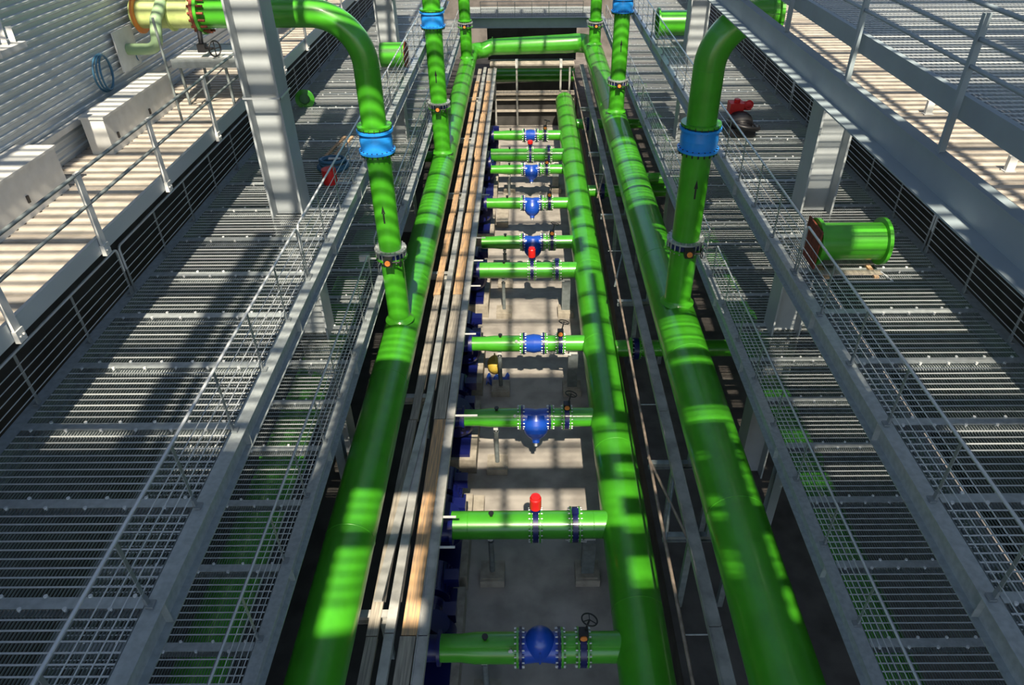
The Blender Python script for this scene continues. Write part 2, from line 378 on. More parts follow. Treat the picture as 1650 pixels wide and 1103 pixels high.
# ------------------------------------------------------------------ big green pipes
XL, HL, RL = -4.37, 14.0, 0.60
XR, HR, RR = 4.86, 13.2, 0.69
def long_pipe(mb, x, h, r, y0, y1):
    mb.cyl((x, y0, Z(h)), (x, y1, Z(h)), r, 56)
    y = y0+3.3
    while y < y1:
        mb.lathe((x, y, Z(h)), (0, 1, 0), [(-0.02, r), (-0.008, r+0.008), (0.008, r+0.008), (0.02, r)], 56); y += 6.0
YF = 58.6
t = thing('main_pipe', 'big glossy green main pipe running away on the left of the pit', 'pipe', (XL, 2, Z(HL)))
t_l = t
def off(mb, o): return mb.shift(-o.location.x, -o.location.y, -o.location.z)
mb = MB(); long_pipe(mb, XL, HL, RL, 2, YF-1.6); part('pipe_run', off(mb, t), 'green', t)
for yy, r, ht in ((20.15, 0.36, 11.05), (35.6, 0.42, 11.2), (54.2, 0.42, 11.35)):
    mb = MB().cyl((XL, yy, Z(HL)), (XL, yy, Z(ht)), r, 40)
    mb.lathe((XL, yy, Z(HL)+RL-0.06), (0, 0, 1), [(0, r+0.12), (0.10, r+0.03), (0.16, r)], 40)
    part('riser_stub', off(mb, t), 'green', t)
for yy in (19.4, 30.6): part('side_stub', off(MB().cyl((XL, yy+6, Z(HL+.1)), (XL-1.5, yy+6, Z(HL+.1)), 0.28, 24), t), 'green', t)
t = thing('main_pipe', 'thickest glossy green main pipe, running away on the right of the pit', 'pipe', (XR, 2, Z(HR)))
mb = MB(); long_pipe(mb, XR, HR, RR, 2, YF-1.6); part('pipe_run', off(mb, t), 'green', t)
for yy, r, ht in ((19.75, 0.42, 10.55), (39.2, 0.42, 11.2), (54.2, 0.42, 11.35)):
    mb = MB().cyl((XR, yy, Z(HR)), (XR, yy, Z(ht)), r, 40)
    mb.lathe((XR, yy, Z(HR)+RR-0.06), (0, 0, 1), [(0, r+0.12), (0.10, r+0.03), (0.16, r)], 40)
    part('riser_stub', off(mb, t), 'green', t)
part('side_stub', off(MB().cyl((XR, 31.5, Z(HR+.1)), (XR+1.6, 31.5, Z(HR+.1)), 0.30, 24), t), 'green', t)
# far cross pipe with two elbows
hx = HL
p = [Vector((XL, YF-1.6, Z(HL))), Vector((XL, YF-1.0, Z(HL)))]+arc((XL+1.0, YF-1.0, Z(HL)), 1.0, PI, PI/2, (1, 0, 0), (0, 1, 0), 8)[1:]
p += [Vector((XL+1.6, YF, Z(13.75))), Vector((XR-1.6, YF, Z(13.55)))]+arc((XR-1.0, YF-1.0, Z(13.5)), 1.0, PI/2, 0, (1, 0, 0), (0, 1, 0), 8)+[Vector((XR, YF-1.6, Z(HR)))]
mb = MB().ring_sweep(p, [RL]*(len(p)//2)+[RR]*(len(p)-len(p)//2), 44)
for x in (XL+1.7, XR-1.8): mb.flange((x, YF, Z(13.65)), (1, 0, 0), RL, RL+0.03, 0.04)
solo('cross_pipe', mb.shift(0, -YF, -Z(HL)), 'green', 'horizontal green cross pipe joining the two main pipes at the far end', 'pipe', (0, YF, Z(HL)))
# pipes under the lower walkways
for x, h, r, lab in ((-6.75, 14.0, 0.55, 'green pipe glimpsed through the grating beneath the left lower walkway'),
                     (7.5, 14.2, 0.5, 'dark green pipe glimpsed through the grating beneath the right lower walkway')):
    mb = MB().cyl((0, 0, 0), (0, 50, 0), r, 40)
    for q in range(4, 50, 7): mb.lathe((0, q, 0), (0, 1, 0), [(-0.04, r), (-0.03, r+0.09), (0.03, r+0.09), (0.04, r)], 40)
    solo('under_walkway_pipe', mb, 'green', lab, 'pipe', (x, 3, Z(h)))
# header in the pit
XH, HH, RH = 2.86, 17.0, 0.69
t = thing('header_pipe', 'big green header pipe along the right side of the pit, joined by all branch pipes', 'pipe', (XH, 2, Z(HH)))
mb = MB(); long_pipe(mb, XH, HH, RH, 2, 55.3); part('pipe_run', off(mb, t), 'green', t)
mb = MB().lathe((XH, 55.3, Z(HH)), (0, 1, 0), [(0, RH), (0.15, RH*0.97), (0.3, RH*0.85), (0.42, RH*0.55), (0.46, 0.0)], 40); part('end_cap', off(mb, t), 'green', t)
for yy, x1 in ((23.2, 4.1), (38.6, 4.0), (50.2, 3.95)):
    mb = MB().cyl((XH, yy, Z(HH)), (x1, yy, Z(HH)), 0.34, 30).flange((x1, yy, Z(HH)), (1, 0, 0), 0.34, 0.44, 0.06)
    part('side_stub', off(mb, t), 'green', t)
# crossing pipes to the right of the header
for yy, n_ in ((23.2, 'nearest'), (38.6, 'middle'), (50.2, 'farthest')):
    t = thing('crossing_pipe', 'green pipe crossing under the right main pipe behind a navy valve, %s of three' % n_, 'pipe', (4.16, yy, Z(HH)), 'pipes crossing under the right main pipe')
    part('valve_ring', MB().flange((0.14, 0, 0), (1, 0, 0), 0.3, 0.46, 0.20), 'navy', t)
    part('bolt', MB().bolts((0.14, 0, 0), (1, 0, 0), 0.41, 0.2, 14), 'bolt', t)
    part('pipe_run', MB().cyl((0.26, 0, 0), (4.6, 0, 0), 0.34, 30).flange((0.28, 0, 0), (1, 0, 0), 0.34, 0.44, 0.06), 'green', t)

# ------------------------------------------------------------------ risers
def wafer_valve(name, label, x, y, z, r, gear_dir, group=None):
    t = thing(name, label, 'valve', (x, y, z), group)
    part('body', MB().flange((0, 0, 0), (0, 0, 1), r, r+0.10, 0.17), 'navy', t)
    for dz in (-0.13, 0.13):
        part('flange', MB().flange((0, 0, dz), (0, 0, 1), r, r+0.15, 0.055), 'galv' if dz > 0 else 'green', t)
    part('bolt_ring', MB().bolts((0, 0, 0), (0, 0, 1), r+0.11, 0.21, 20, 0.024), 'bolt', t)
    g = part('gearbox', MB().box(-0.13, 0.13, -r-0.36, -r-0.14, -0.16, 0.10).cyl((0, -r-0.14, 0), (0, -r-0.0, 0), 0.07, 12), 'black', t)
    part('indicator', MB().cyl((0, -r-0.36, -0.02), (0, -r-0.40, -0.02), 0.085, 20), 'orange', g)
    part('shaft', MB().cyl((0.13, -r-0.25, -0.05), (0.36, -r-0.25, -0.05), 0.03, 10).torus((0.38, -r-0.25, -0.05), (1, 0, 0), 0.14, 0.016, 20, 6).cyl((0.38, -r-0.39, -0.05), (0.38, -r-0.11, -0.05), 0.012, 6), 'black', g)
    return t
def riser(side, ix, x, y, r, z0, z1, zc, elbow, lab):
    """z0 valve height, zc flow meter centre, z1 top of straight run"""
    wafer_valve('butterfly_valve', 'navy wafer valve with orange indicator at the foot of %s' % lab, x, y, z0, r, -1)
    b = z0+0.16
    hm = 0.34
    t = thing('riser_pipe', 'green vertical pipe with a black up arrow, %s' % lab, 'pipe', (x, y, b))
    mb = MB().cyl((0, 0, 0.0), (0, 0, zc-hm-b), r, 44); part('pipe_run', mb, 'green', t)
    part('flange', MB().flange((0, 0, zc-hm-b-0.04), (0, 0, 1), r, r+0.12, 0.06), 'green', t)
    # black arrow painted on the face towards the camera
    if ix < 2:
        zb = 1.0 if side < 0 else 1.45; rr_ = r+0.004; vs = []; fs = []
        def pt(u_, z_): a = -PI/2+u_/rr_; return (rr_*math.cos(a), rr_*math.sin(a), z_)
        vs = [pt(-0.025, zb), pt(0.025, zb), pt(0.025, zb+0.34), pt(-0.025, zb+0.34), pt(-0.06, zb+0.32), pt(0.06, zb+0.32), pt(0, zb+0.6)]
        part('flow_arrow', (lambda q: (q._add(vs, [(0, 1, 2, 3), (4, 5, 6)]), q)[1])(MB()), 'black', t, 'black flow arrow pointing up')
    m = thing('flow_meter', 'light blue flanged flow meter collar on %s' % lab, 'flow meter', (x, y, zc))
    part('body', MB().lathe((0, 0, -hm), (0, 0, 1), [(0.06, r+0.02), (0.06, r+0.10), (hm, r+0.12), (2*hm-0.06, r+0.10), (2*hm-0.06, r+0.02)], 44), 'sky', m)
    for s_ in (-1, 1):
        part('flange', MB().flange((0, 0, s_*(hm-0.04)), (0, 0, 1), r, r+0.17, 0.07), 'sky', m)
    for q_ in (hm, -hm): part('bolt_ring', MB().bolts((0, 0, q_), (0, 0, 1), r+0.12, 0.09, 20, 0.024), 'black', m)
    if side > 0 and ix == 0: pass
    e = thing('elbow_pipe' if elbow else 'riser_pipe', ('green pipe bending above the blue flow meter on %s' if elbow else 'straight green pipe above the blue flow meter on %s') % lab, 'pipe', (x, y, zc+hm))
    part('flange', MB().flange((0, 0, 0.07), (0, 0, 1), r, r+0.14, 0.07), 'green', e)
    if elbow:
        Rb = 1.35; zt = z1-(zc+hm); s_ = side
        pts = [Vector((0, 0, 0.0)), Vector((0, 0, zt-Rb))]+arc((s_*Rb, 0, zt-Rb), Rb, 0, PI/2, (-s_, 0, 0), (0, 0, 1), 16)[1:]+[Vector((s_*(elbow), 0, zt))]
        mb = MB().ring_sweep(pts, r, 44)
        for i in (1, 9, 17): pass
        part('pipe_run', mb, 'green', e)
        part('weld', MB().torus((0, 0, zt-Rb), (0, 0, 1), r, 0.008, 40, 6).torus((s_*Rb, 0, zt), (1, 0, 0), r, 0.008, 40, 6), 'green', e)
        part('end_flange', MB().flange((s_*elbow, 0, zt), (1, 0, 0), r, r+0.15, 0.08), 'green', e)
    else:
        part('pipe_run', MB().cyl((0, 0, 0), (0, 0, z1-zc-hm), r, 40), 'green', e)
riser(-1, 0, XL, 20.15, 0.355, Z(10.9), Z(3.86), Z(7.25), 4.1, 'the nearest riser on the left')
riser(1, 0, XR, 19.75, 0.42, Z(10.4), Z(3.86), Z(7.1), 1.55, 'the nearest riser on the right')
riser(-1, 1, XL, 35.6, 0.41, Z(11.05), Z(1), Z(7.1), 0, 'the second riser on the left')
riser(1, 1, XR, 39.2, 0.41, Z(11.0), Z(1), Z(7.2), 0, 'the second riser on the right')
for x, lab in ((XL, 'left'), (XR, 'right')):
    wafer_valve('butterfly_valve', 'small navy wafer valve on the farthest %s riser near the top of the photo' % lab, x, 54.2, Z(11.2), 0.40, -1)
    solo('riser_pipe', MB().cyl((0, 0, 0), (0, 0, 6), 0.40, 36).flange((0, 0, 0.12), (0, 0, 1), 0.4, 0.5, 0.06), 'green', 'farthest green vertical pipe on the %s, above its wafer valve' % lab, 'pipe', (x, 54.2, Z(11.04)))

# yellowed pipe from the elbow to the left wall
zt = Z(3.86); x0 = XL-4.1
t = thing('wall_valve_assembly', 'yellow-green weathered pipe with rust red flange joining the elbow to the left wall', 'pipe', (x0, 20.15, zt))
part('flange', MB().flange((-0.09, 0, 0), (1, 0, 0), 0.33, 0.50, 0.08).bolts((0, 0, 0), (1, 0, 0), 0.44, 0.2, 16, 0.035), 'rust', t, 'rust red bolted flange')
part('pipe_run', MB().cyl((-0.13, 0, 0), (-1.75, 0, 0), 0.35, 40).flange((-0.2, 0, 0), (1, 0, 0), 0.35, 0.42, 0.06).flange((-0.8, 0, 0), (1, 0, 0), 0.35, 0.42, 0.05), 'pale', t)
part('wall_collar', MB().flange((-1.62, 0, 0), (1, 0, 0), 0.3, 0.47, 0.06), 'orange', t)
pts = [Vector((-0.9, -0.2, 0.3)), Vector((-0.9, -0.75, 0.0)), Vector((-0.9, -0.95, -0.35))]+arc((-1.2, -0.95, -0.35), 0.3, 0, -PI/2, (1, 0, 0), (0, 0, 1), 6)[1:]+[Vector((-1.75, -0.95, -0.65))]
t = thing('bypass_pipe', 'thin sage green bypass pipe curving into a pale patch on the left wall', 'pipe', (x0, 20.15, zt))
part('pipe_run', MB().ring_sweep(pts, 0.14, 18), 'sage', t)
part('wall_plate', MB().box(-1.76, -1.72, -1.45, -0.45, -1.1, -0.15), 'white', t)
t = thing('handwheel_valve', 'black handwheel valve hanging under the yellow-green pipe by the left wall', 'valve', (x0+0.0, 19.75, zt-0.75))
part('body', MB().box(-0.15, 0.05, -0.1, 0.1, -0.1, 0.1).cyl((-0.05, 0, 0.1), (-0.05, 0.1, 0.5), 0.06, 12), 'black', t)
part('stem', MB().cyl((0.05, 0, 0), (0.3, -0.1, 0), 0.03, 10), 'black', t)
part('handwheel', MB().torus((0.32, -0.12, 0), (1, -0.5, 0), 0.19, 0.02, 26, 6).bar((0.32, -0.12, -0.19), (0.32, -0.12, 0.19), 0.02, 0.02).bar((0.24, -0.28, 0), (0.4, 0.05, 0), 0.02, 0.02), 'black', t)

# landing beside the left column
t = thing('service_landing', 'small grey service landing on thin legs between the left wall and the near left column', 'platform', (-8.2, 20.2, Z(HC)))
part('deck_plate', MB().box(-1.1, 1.25, -0.7, 0.9, 1.12, 1.18), 'white', t)
part('edge_frame', MB().box(-1.12, 1.27, -0.74, -0.70, 0.98, 1.20), 'galv', t)
part('edge_frame', MB().box(-1.12, 1.27, 0.9, 0.94, 0.98, 1.20), 'galv', t)
for dx in (-0.95, 0.25, 1.1):
    for dy in (-0.66, 0.8): part('leg', MB().box(dx-0.03, dx+0.03, dy-0.03, dy+0.03, 0, 1.12), 'galvd', t)
part('brace', MB().bar((-0.95, -0.66, 0.1), (0.25, -0.66, 1.0), 0.03, 0.03), 'galvd', t)

# ------------------------------------------------------------------ deck furniture on the left
def cabinet(label, x, y0, y1, dep, hh, base):
    t = thing('duct_box', label, 'box', (x, y0, base))
    L = y1-y0
    part('body', MB().box(-dep, 0, 0, L, 0, hh-0.05), 'white', t)
    part('lid', MB().box(-dep-0.02, 0.03, -0.03, L+0.03, hh-0.05, hh), 'white', t)
    for k in range(int(L/1.7)+1):
        yy = 0.06+k*1.7
        if yy+0.4 < L: part('latch', MB().box(0.0, 0.03, yy+0.3, yy+0.36, hh*0.3, hh*0.45), 'black', t)
    return t
cabinet('long low white metal box against the left wall at the left edge of the photo', -9.55, 7.2, 14.0, 0.78, 0.92, Z(HC))
cabinet('shorter white metal box with a sunlit end face against the left wall', -9.50, 15.9, 19.6, 0.5, 0.86, Z(HC))
# lamp on wall bracket
t = thing('wall_lamp', 'pale floodlight on a slanted arm fixed to the left wall at the top left', 'lamp', (XWL+0.05, 14.0, Z(3.25)))
part('arm', MB().bar((0, 1.0, 0.45), (0.45, 0.25, 0.0), 0.09, 0.09), 'white', t)
part('lamp_head', MB().box(0.3, 0.62, -0.2, 0.62, -0.12, -0.02).box(0.34, 0.58, -0.15, 0.57, -0.16, -0.12), 'white', t)
part('bracket', MB().bar((0.45, 0.5, -0.02), (0.4, 0.6, 0.25), 0.1, 0.03), 'white', t)
for y_, z_, r_, rt, lab in ((17.9, Z(4.75), 0.42, 0.04, 'large blue hose coiled in a ring on the left wall'), (19.6, Z(4.75), 0.17, 0.035, 'small blue hose loop on the left wall beside the larger coil')):
    mb = MB()
    for k in range(3): mb.torus((0.04+0.03*k, 0.02*k, 0), (1, 0.1*k, 0), r_-0.015*k, rt*0.6, 36, 8)
    solo('hose_coil', mb, 'teal', lab, 'hose', (XWL+0.03, y_, z_))
for i, y_ in enumerate((8.0, 23.0)): pass

# ------------------------------------------------------------------ timber and steel strips beside the pit
def strip(name, label, cat, x0, x1, h0, h1, y0, y1, m, seg=None):
    xc = (x0+x1)/2
    return solo(name, MB().box(x0-xc, x1-xc, 0, y1-y0, 0, h1-h0), m, label, cat, (xc, y0, Z(h1)))
seglen = 7.4; ordw = ['nearest', 'second', 'third', 'fourth', 'fifth', 'sixth', 'seventh', 'eighth']
def planks(x0, x1, h, th, name, what, m, y0=2.0, group=None, jit=0.03, mats=None):
    y = y0; i = 0
    while y < 56.5:
        L = min(seglen, 57.2-y); j = random.uniform(-jit, jit)
        mm = mats[i % len(mats)] if mats else m
        mb = MB(); wd = x1-x0
        if name == 'channel_beam':
            mb.box(-wd/2, wd/2, 0, L-0.03, th-0.02, th).box(-wd/2, -wd/2+0.02, 0, L-0.03, 0, th+0.05).box(wd/2-0.02, wd/2, 0, L-0.03, 0, th+0.05)
        else: mb.box(-wd/2, wd/2, 0, L-0.03, 0, th)
        solo(name, mb, mm, '%s, %s length from the photo bottom' % (what, ordw[i]), 'beam' if 'beam' in name else 'plank', ((x0+x1)/2+j, y, Z(h)-th), group)
        y += L; i += 1
planks(-3.76, -3.50, 15.02, 0.10, 'timber_plank', 'tan scaffold plank right beside the left main pipe', 'wood2', mats=['wood2', 'wood2', 'wood2', 'wood', 'wood', 'wood', 'wood'])
planks(-3.34, -3.12, 14.9, 0.16, 'steel_beam', 'pale steel beam between the two rows of tan planks', 'beamst', jit=0.0)
planks(-3.00, -2.64, 15.0, 0.12, 'timber_plank', 'wide tan scaffold plank next to the pit edge', 'wood', mats=['wood2', 'wood', 'wood2', 'wood', 'wood', 'wood', 'wood'])
planks(-2.60, -2.34, 15.0, 0.14, 'channel_beam', 'grey steel channel along the left pit edge', 'beamst', jit=0.0)
# steel frame carrying pipes: cross beams and legs
for i, yy in enumerate((3.0, 10.0, 18.0, 26.0, 34.0, 42.0, 50.0)):
    t = thing('pipe_rack_frame', 'pale steel cross beam under the left main pipe, %s from the photo bottom' % ordw[i], 'pipe support', (-4.0, yy, GND), 'pipe rack frames on the left')
    part('cross_beam', MB().ibeam((-1.2, 0, Z(15.2)-0.0-GND), (0.72, 0, Z(15.2)-GND), 0.20, 0.28, 0.02, 0.012), 'beamst', t)
    for dx in (-1.0, 0.5): part('leg', MB().box(dx-0.08, dx+0.08, -0.08, 0.08, 0, Z(15.34)-GND), 'galvd', t)
    part('saddle', MB().box(-0.37-0.35, -0.37+0.35, -0.08, 0.08, Z(15.06)-GND, Z(14.55)-GND), 'galvd', t)
for i, yy in enumerate((4.0, 12.1, 14.7, 23.4, 31.0, 39.0, 47.0)):
    t = thing('pipe_rack_frame', 'dark steel cross beam under the right main pipe, %s from the photo bottom' % ordw[i], 'pipe support', (4.4, yy, GR), 'pipe rack frames on the right')
    part('cross_beam', MB().ibeam((-0.95, 0, Z(14.95)-GR), (1.1, 0, Z(14.95)-GR), 0.16, 0.22, 0.02, 0.012), 'galvd', t)
    for dx in (-0.2, 0.95): part('leg', MB().box(dx-0.08, dx+0.08, -0.08, 0.08, 0, Z(15.06)-GR), 'galvd', t)
    part('saddle', MB().box(0.46-0.3, 0.46+0.3, -0.08, 0.08, Z(14.84)-GR, Z(13.8)-GR), 'galvd', t)
planks(4.02, 4.34, 14.72, 0.12, 'channel_beam', 'pale steel beam beside the right main pipe', 'beamst', jit=0.0)
mb = MB().cyl((0, 0, 0), (0, 11.5, 0), 0.045, 12).cyl((0, 11.5, 0), (0.1, 24, 0), 0.042, 12).cyl((0.1, 24, 0), (0.0, 54, -0.1), 0.042, 12)
solo('scaffold_tube', mb, 'bamboo', 'long thin brown scaffold tube between the header pipe and the pale beam', 'tube', (3.47, 2, Z(14.85)))
for i, (ya, xb, yb) in enumerate(((11.8, 4.0, 14.4), (14.9, 3.55, 11.9), (24.5, 3.95, 27.5), (33, 3.55, 36))):
    solo('brace_tube', MB().cyl((0, 0, 0), (0.68 if xb > 3.7 else 0.6, yb-ya, 0.06), 0.04, 10), 'galvd' if i % 2 == 0 else 'bamboo', 'slanting brace between brown tube and right pale beam, %s from the photo bottom' % ordw[i], 'brace', (3.46, ya, Z(14.86)), 'slanting braces')
for i, yy in enumerate((9.3, 17.3, 27.5, 36)):
    solo('tie_rod', MB().cyl((0, 0, 0), (0.62, 0, 0), 0.018, 8).cyl((0.61, 0, -0.03), (0.61, 0, 0.03), 0.03, 8), 'galv', 'thin tie rod between brown tube and right pale beam, %s from the photo bottom' % ordw[i], 'rod', (3.47, yy, Z(14.9)), 'tie rods')
mb = MB().bar((0, 0, 0), (0.42, 7.7, 0.02), 0.20, 0.08)
solo('timber_plank', mb, 'beamst', 'grey board lying slantwise between the left main pipe and the pale beam', 'plank', (-3.62, 10.2, Z(14.86)))
solo('timber_offcut', MB().box(-0.35, 0.35, -0.09, 0.09, 0, 0.14), 'wood', 'short brown timber offcut sticking out under the left main pipe', 'timber', (-5.7, 18.2, GND))

# ------------------------------------------------------------------ branches in the pit
BR = [(10.28, 'dome', 0.39), (14.25, 'act', 0.42), (19.08, 'bulge', 0.34), (23.58, 'flat', 0.33), (29.53, 'act', 0.38), (32.36, 'bulge', 0.34),
      (37.02, 'bulge', 0.32), (43.0, 'bulge', 0.3), (44.3, 'act', 0.40), (47.9, 'flat', 0.34)]
CNT = ['first', 'second', 'third', 'fourth', 'fifth', 'sixth', 'seventh', 'eighth', 'ninth', 'tenth']
X1 = (1, 0, 0)
def x_wafer(t, x, r, thin=False):
    part('valve_ring', MB().flange((x, 0, 0), X1, r, r+0.11, 0.16), 'navy', t)
    for s_ in (-1, 1): part('valve_flange', MB().flange((x+s_*0.13, 0, 0), X1, r, r+0.12, 0.05), 'green', t)
    part('bolt_ring', MB().bolts((x, 0, 0), X1, r+0.075, 0.21, 18, 0.022), 'bolt', t)
for i, (yb, kind, r) in enumerate(BR):
    where = 'the %s branch pipe from the photo bottom' % CNT[i]
    zb = Z(HH)-(0.45 if i == 7 else 0)
    xl = -2.35
    vx = 0.17
    t = thing('branch_pipe', 'green branch pipe crossing the pit, %s from the bottom of the photo' % CNT[i], 'pipe', (0, yb, zb))
    if kind == 'act':
        part('pipe_run', MB().cyl((xl, 0, 0), (XH-0.5, 0, 0), r, 40), 'green', t)
        part('weld', MB().torus((xl+0.5, 0, 0), X1, r, 0.01, 40, 6).torus((1.9, 0, 0), X1, r, 0.01, 40, 6), 'green', t)
    else:
        vl, vr = (-0.33, 0.80) if kind != 'flat' else (-0.27, 0.68)
        part('pipe_run', MB().ring_sweep([(xl, 0, 0), (xl+0.55, 0, 0), (xl+0.95, 0, 0), (vl, 0, 0)], [r*0.88, r*0.88, r, r], 40), 'green', t)
        part('pipe_run', MB().cyl((vr, 0, 0), (XH-0.5, 0, 0), r, 40), 'green', t)
        for x in (vl, vr): part('flange', MB().flange((x, 0, 0), X1, r, r+0.10, 0.06), 'green', t)
    part('nozzle', MB().cyl((-1.15, 0, r-0.02), (-1.15, 0, r+0.10), 0.05, 12).cyl((-1.15, 0, r+0.10), (-1.15, 0, r+0.13), 0.08, 12), 'black', t)
    if kind == 'act':
        for x, nm in ((0.17, 'a'), (1.35, 'b')):
            v = thing('wafer_valve', ('navy valve ring with red actuator on %s' if nm == 'a' else 'navy valve ring nearest the header on %s') % where, 'valve', (x, yb, zb))
            part('body', MB().flange((0, 0, 0), X1, r, r+0.11, 0.16), 'navy', v)
            for s_ in (-1, 1): part('flange', MB().flange((s_*0.13, 0, 0), X1, r, r+0.12, 0.05), 'green', v)
            part('bolt_ring', MB().bolts((0, 0, 0), X1, r+0.075, 0.21, 18, 0.022), 'bolt', v)
            if nm == 'a':
                ak = 0.4 if i == 8 else 1.0
                part('neck', MB().cyl((0, 0, r+0.05), (0, 0, r+0.32), 0.09, 14).box(-0.14, 0.14, -0.12, 0.12, r+0.26, r+0.36), 'navy', v)
                part('actuator', MB().lathe((0, 0, r+0.36), (0, 0, 1), [(0, 0), (0, 0.17), (0.38*ak, 0.17), (0.42*ak, 0.14), (0.46*ak, 0.14), (0.48*ak, 0)], 24), 'red', v, 'red cylindrical actuator')
            else:
                part('neck', MB().cyl((0, 0, r+0.05), (0, 0, r+0.16), 0.08, 14).box(-0.1, 0.1, -0.1, 0.1, r+0.14, r+0.2), 'navy', v)
    else:
        lab = {'dome': 'deep blue domed check valve on %s', 'bulge': 'blue check valve bulging below %s', 'flat': 'short plain blue valve body on %s'}[kind] % where
        v = thing('check_valve', lab, 'valve', (0.235 if kind != 'flat' else 0.2, yb, zb))
        hw = 0.52 if kind != 'flat' else 0.43
        for s_ in (-1, 1): part('flange', MB().flange((s_*(hw-0.03), 0, 0), X1, r, r+0.12, 0.07), 'navy', v)
        for q_ in (hw, -hw): part('bolt_ring', MB().bolts((q_, 0, 0), X1, r+0.075, 0.13, 18, 0.022), 'bolt', v)
        if kind == 'flat':
            part('body', MB().lathe((-hw, 0, 0), X1, [(0, r), (0.12, r+0.01), (hw, r+0.06), (2*hw-0.12, r+0.01), (2*hw, r)], 36), 'blue', v)
        elif kind == 'dome':
            part('body', MB().lathe((-hw, 0, 0), X1, [(0, r), (0.15, r), (0.38, r*0.93), (hw, r*0.90), (2*hw-0.38, r*0.93), (2*hw-0.15, r), (2*hw, r)], 36), 'blue', v)
            part('bonnet', MB().sphere((0, 0.02, 0.12), 0.42, 0.40, 0.56, 30, 16).box(-0.02, 0.02, -0.40, -0.30, -0.1, 0.35), 'blue', v)
        else:
            k = r/0.34
            part('body', MB().lathe((-hw, 0, 0), X1, [(0, r), (0.12, r), (0.36, r*0.96), (hw, r*0.88), (2*hw-0.36, r*0.96), (2*hw-0.12, r), (2*hw, r)], 36), 'blue', v)
            dd = Vector((0, -0.55, -0.75)).normalized()
            part('bulge', MB().lathe((0, 0, 0), dd, [(-0.1, 0.44*k), (0.10, 0.47*k), (0.28*k, 0.475*k), (0.42*k, 0.45*k), (0.56*k, 0.39*k), (0.67*k, 0.30*k), (0.74*k, 0.20*k), (0.79*k, 0.14*k), (0.90*k, 0.13*k), (0.90*k, 0)], 30), 'blue', v)
            part('drain_valve', MB().cyl(dd*0.92*k, dd*1.02*k, 0.07, 10), 'bolt', v)
        gx = {0: 1.33, 2: 1.33, 3: 1.28}.get(i, 1.2)
        g = thing('wafer_valve', 'navy wafer valve with a black handwheel on %s' % where, 'valve', (gx, yb, zb))
        part('body', MB().flange((0, 0, 0), X1, r, r+0.10, 0.16), 'navy', g)
        for s_ in (-1, 1): part('flange', MB().flange((s_*0.12, 0, 0), X1, r, r+0.11, 0.05), 'green', g)
        part('bolt_ring', MB().bolts((0, 0, 0), X1, r+0.07, 0.2, 18, 0.022), 'bolt', g)
        gb = part('gearbox', MB().box(-0.12, 0.12, -0.12, 0.12, r+0.10, r+0.32).cyl((0, 0, r), (0, 0, r+0.1), 0.06, 12), 'black', g)
        part('indicator', MB().cyl((0, -0.12, r+0.2), (0, -0.15, r+0.2), 0.09, 20), 'orange', gb)
        st = part('stem', MB().cyl((0.05, 0.05, r+0.3), (0.14, 0.12, r+0.62), 0.025, 10), 'black', g)
        ax = Vector((0.2, 0.15, 0.8)).normalized(); c = Vector((0.14, 0.12, r+0.63))
        uu_ = ax.cross(Vector((1, 0, 0))).normalized(); vv_ = ax.cross(uu_)
        mb = MB().torus(c, ax, 0.20, 0.02, 28, 8)
        for q in range(3):
            a = 2*PI*q/3; d = uu_*math.cos(a)+vv_*math.sin(a); mb.bar(c, c+d*0.19, 0.022, 0.015)
        part('handwheel', mb, 'black', g)
        if i in (0, 2, 3): part('gauge', MB().cyl((-0.5, -r*0.6, r*0.8), (-0.5, -r*0.75, r*0.95), 0.02, 8).cyl((-0.5, -r*0.75-0.02, r*0.95), (-0.5, -r*0.75-0.05, r*0.95), 0.06, 16), 'white', t, 'small white gauge')
    # supports
    if i in (0, 1, 2, 3, 4, 5, 7, 8):
        for sx, big in ((-1.2, False), (1.82, True)):
            if i in (0, 2, 5, 7) and big: continue
            s_ = thing('pipe_support', ('wide grey post under the header end of %s' if big else 'slim post under the left half of %s') % where, 'pipe support', (sx, yb+(0.0), 0))
            part('pad', MB().box(-0.38, 0.38, -0.40, 0.40, 0, 0.30).box(-0.31, 0.31, -0.31, 0.31, 0.30, 0.33), 'plinth', s_)
            top = zb-r
            if big: part('post', MB().box(-0.2, 0.2, -0.15, -0.13, 0.33, top-0.1).box(-0.2, 0.2, 0.13, 0.15, 0.33, top-0.1).box(-0.012, 0.012, -0.14, 0.14, 0.33, top-0.1), 'galvd', s_)
            else: part('post', MB().cyl((0, 0, 0.33), (0, 0, top-0.3), 0.085, 14).cyl((0, 0, top-0.34), (0, 0, top-0.3), 0.1, 14), 'galvd', s_)
            part('saddle', MB().box(-0.17 if big else -0.08, 0.17 if big else 0.08, -0.18, 0.18, top-0.1, top).cyl((0, 0, top-0.3), (0, 0, top-0.1), 0.05, 10), 'white', s_)
            if big: part('strut', MB().bar((-0.75, -0.2, top-0.02), (-0.1, -0.2, top-0.12), 0.05, 0.05), 'white', s_)

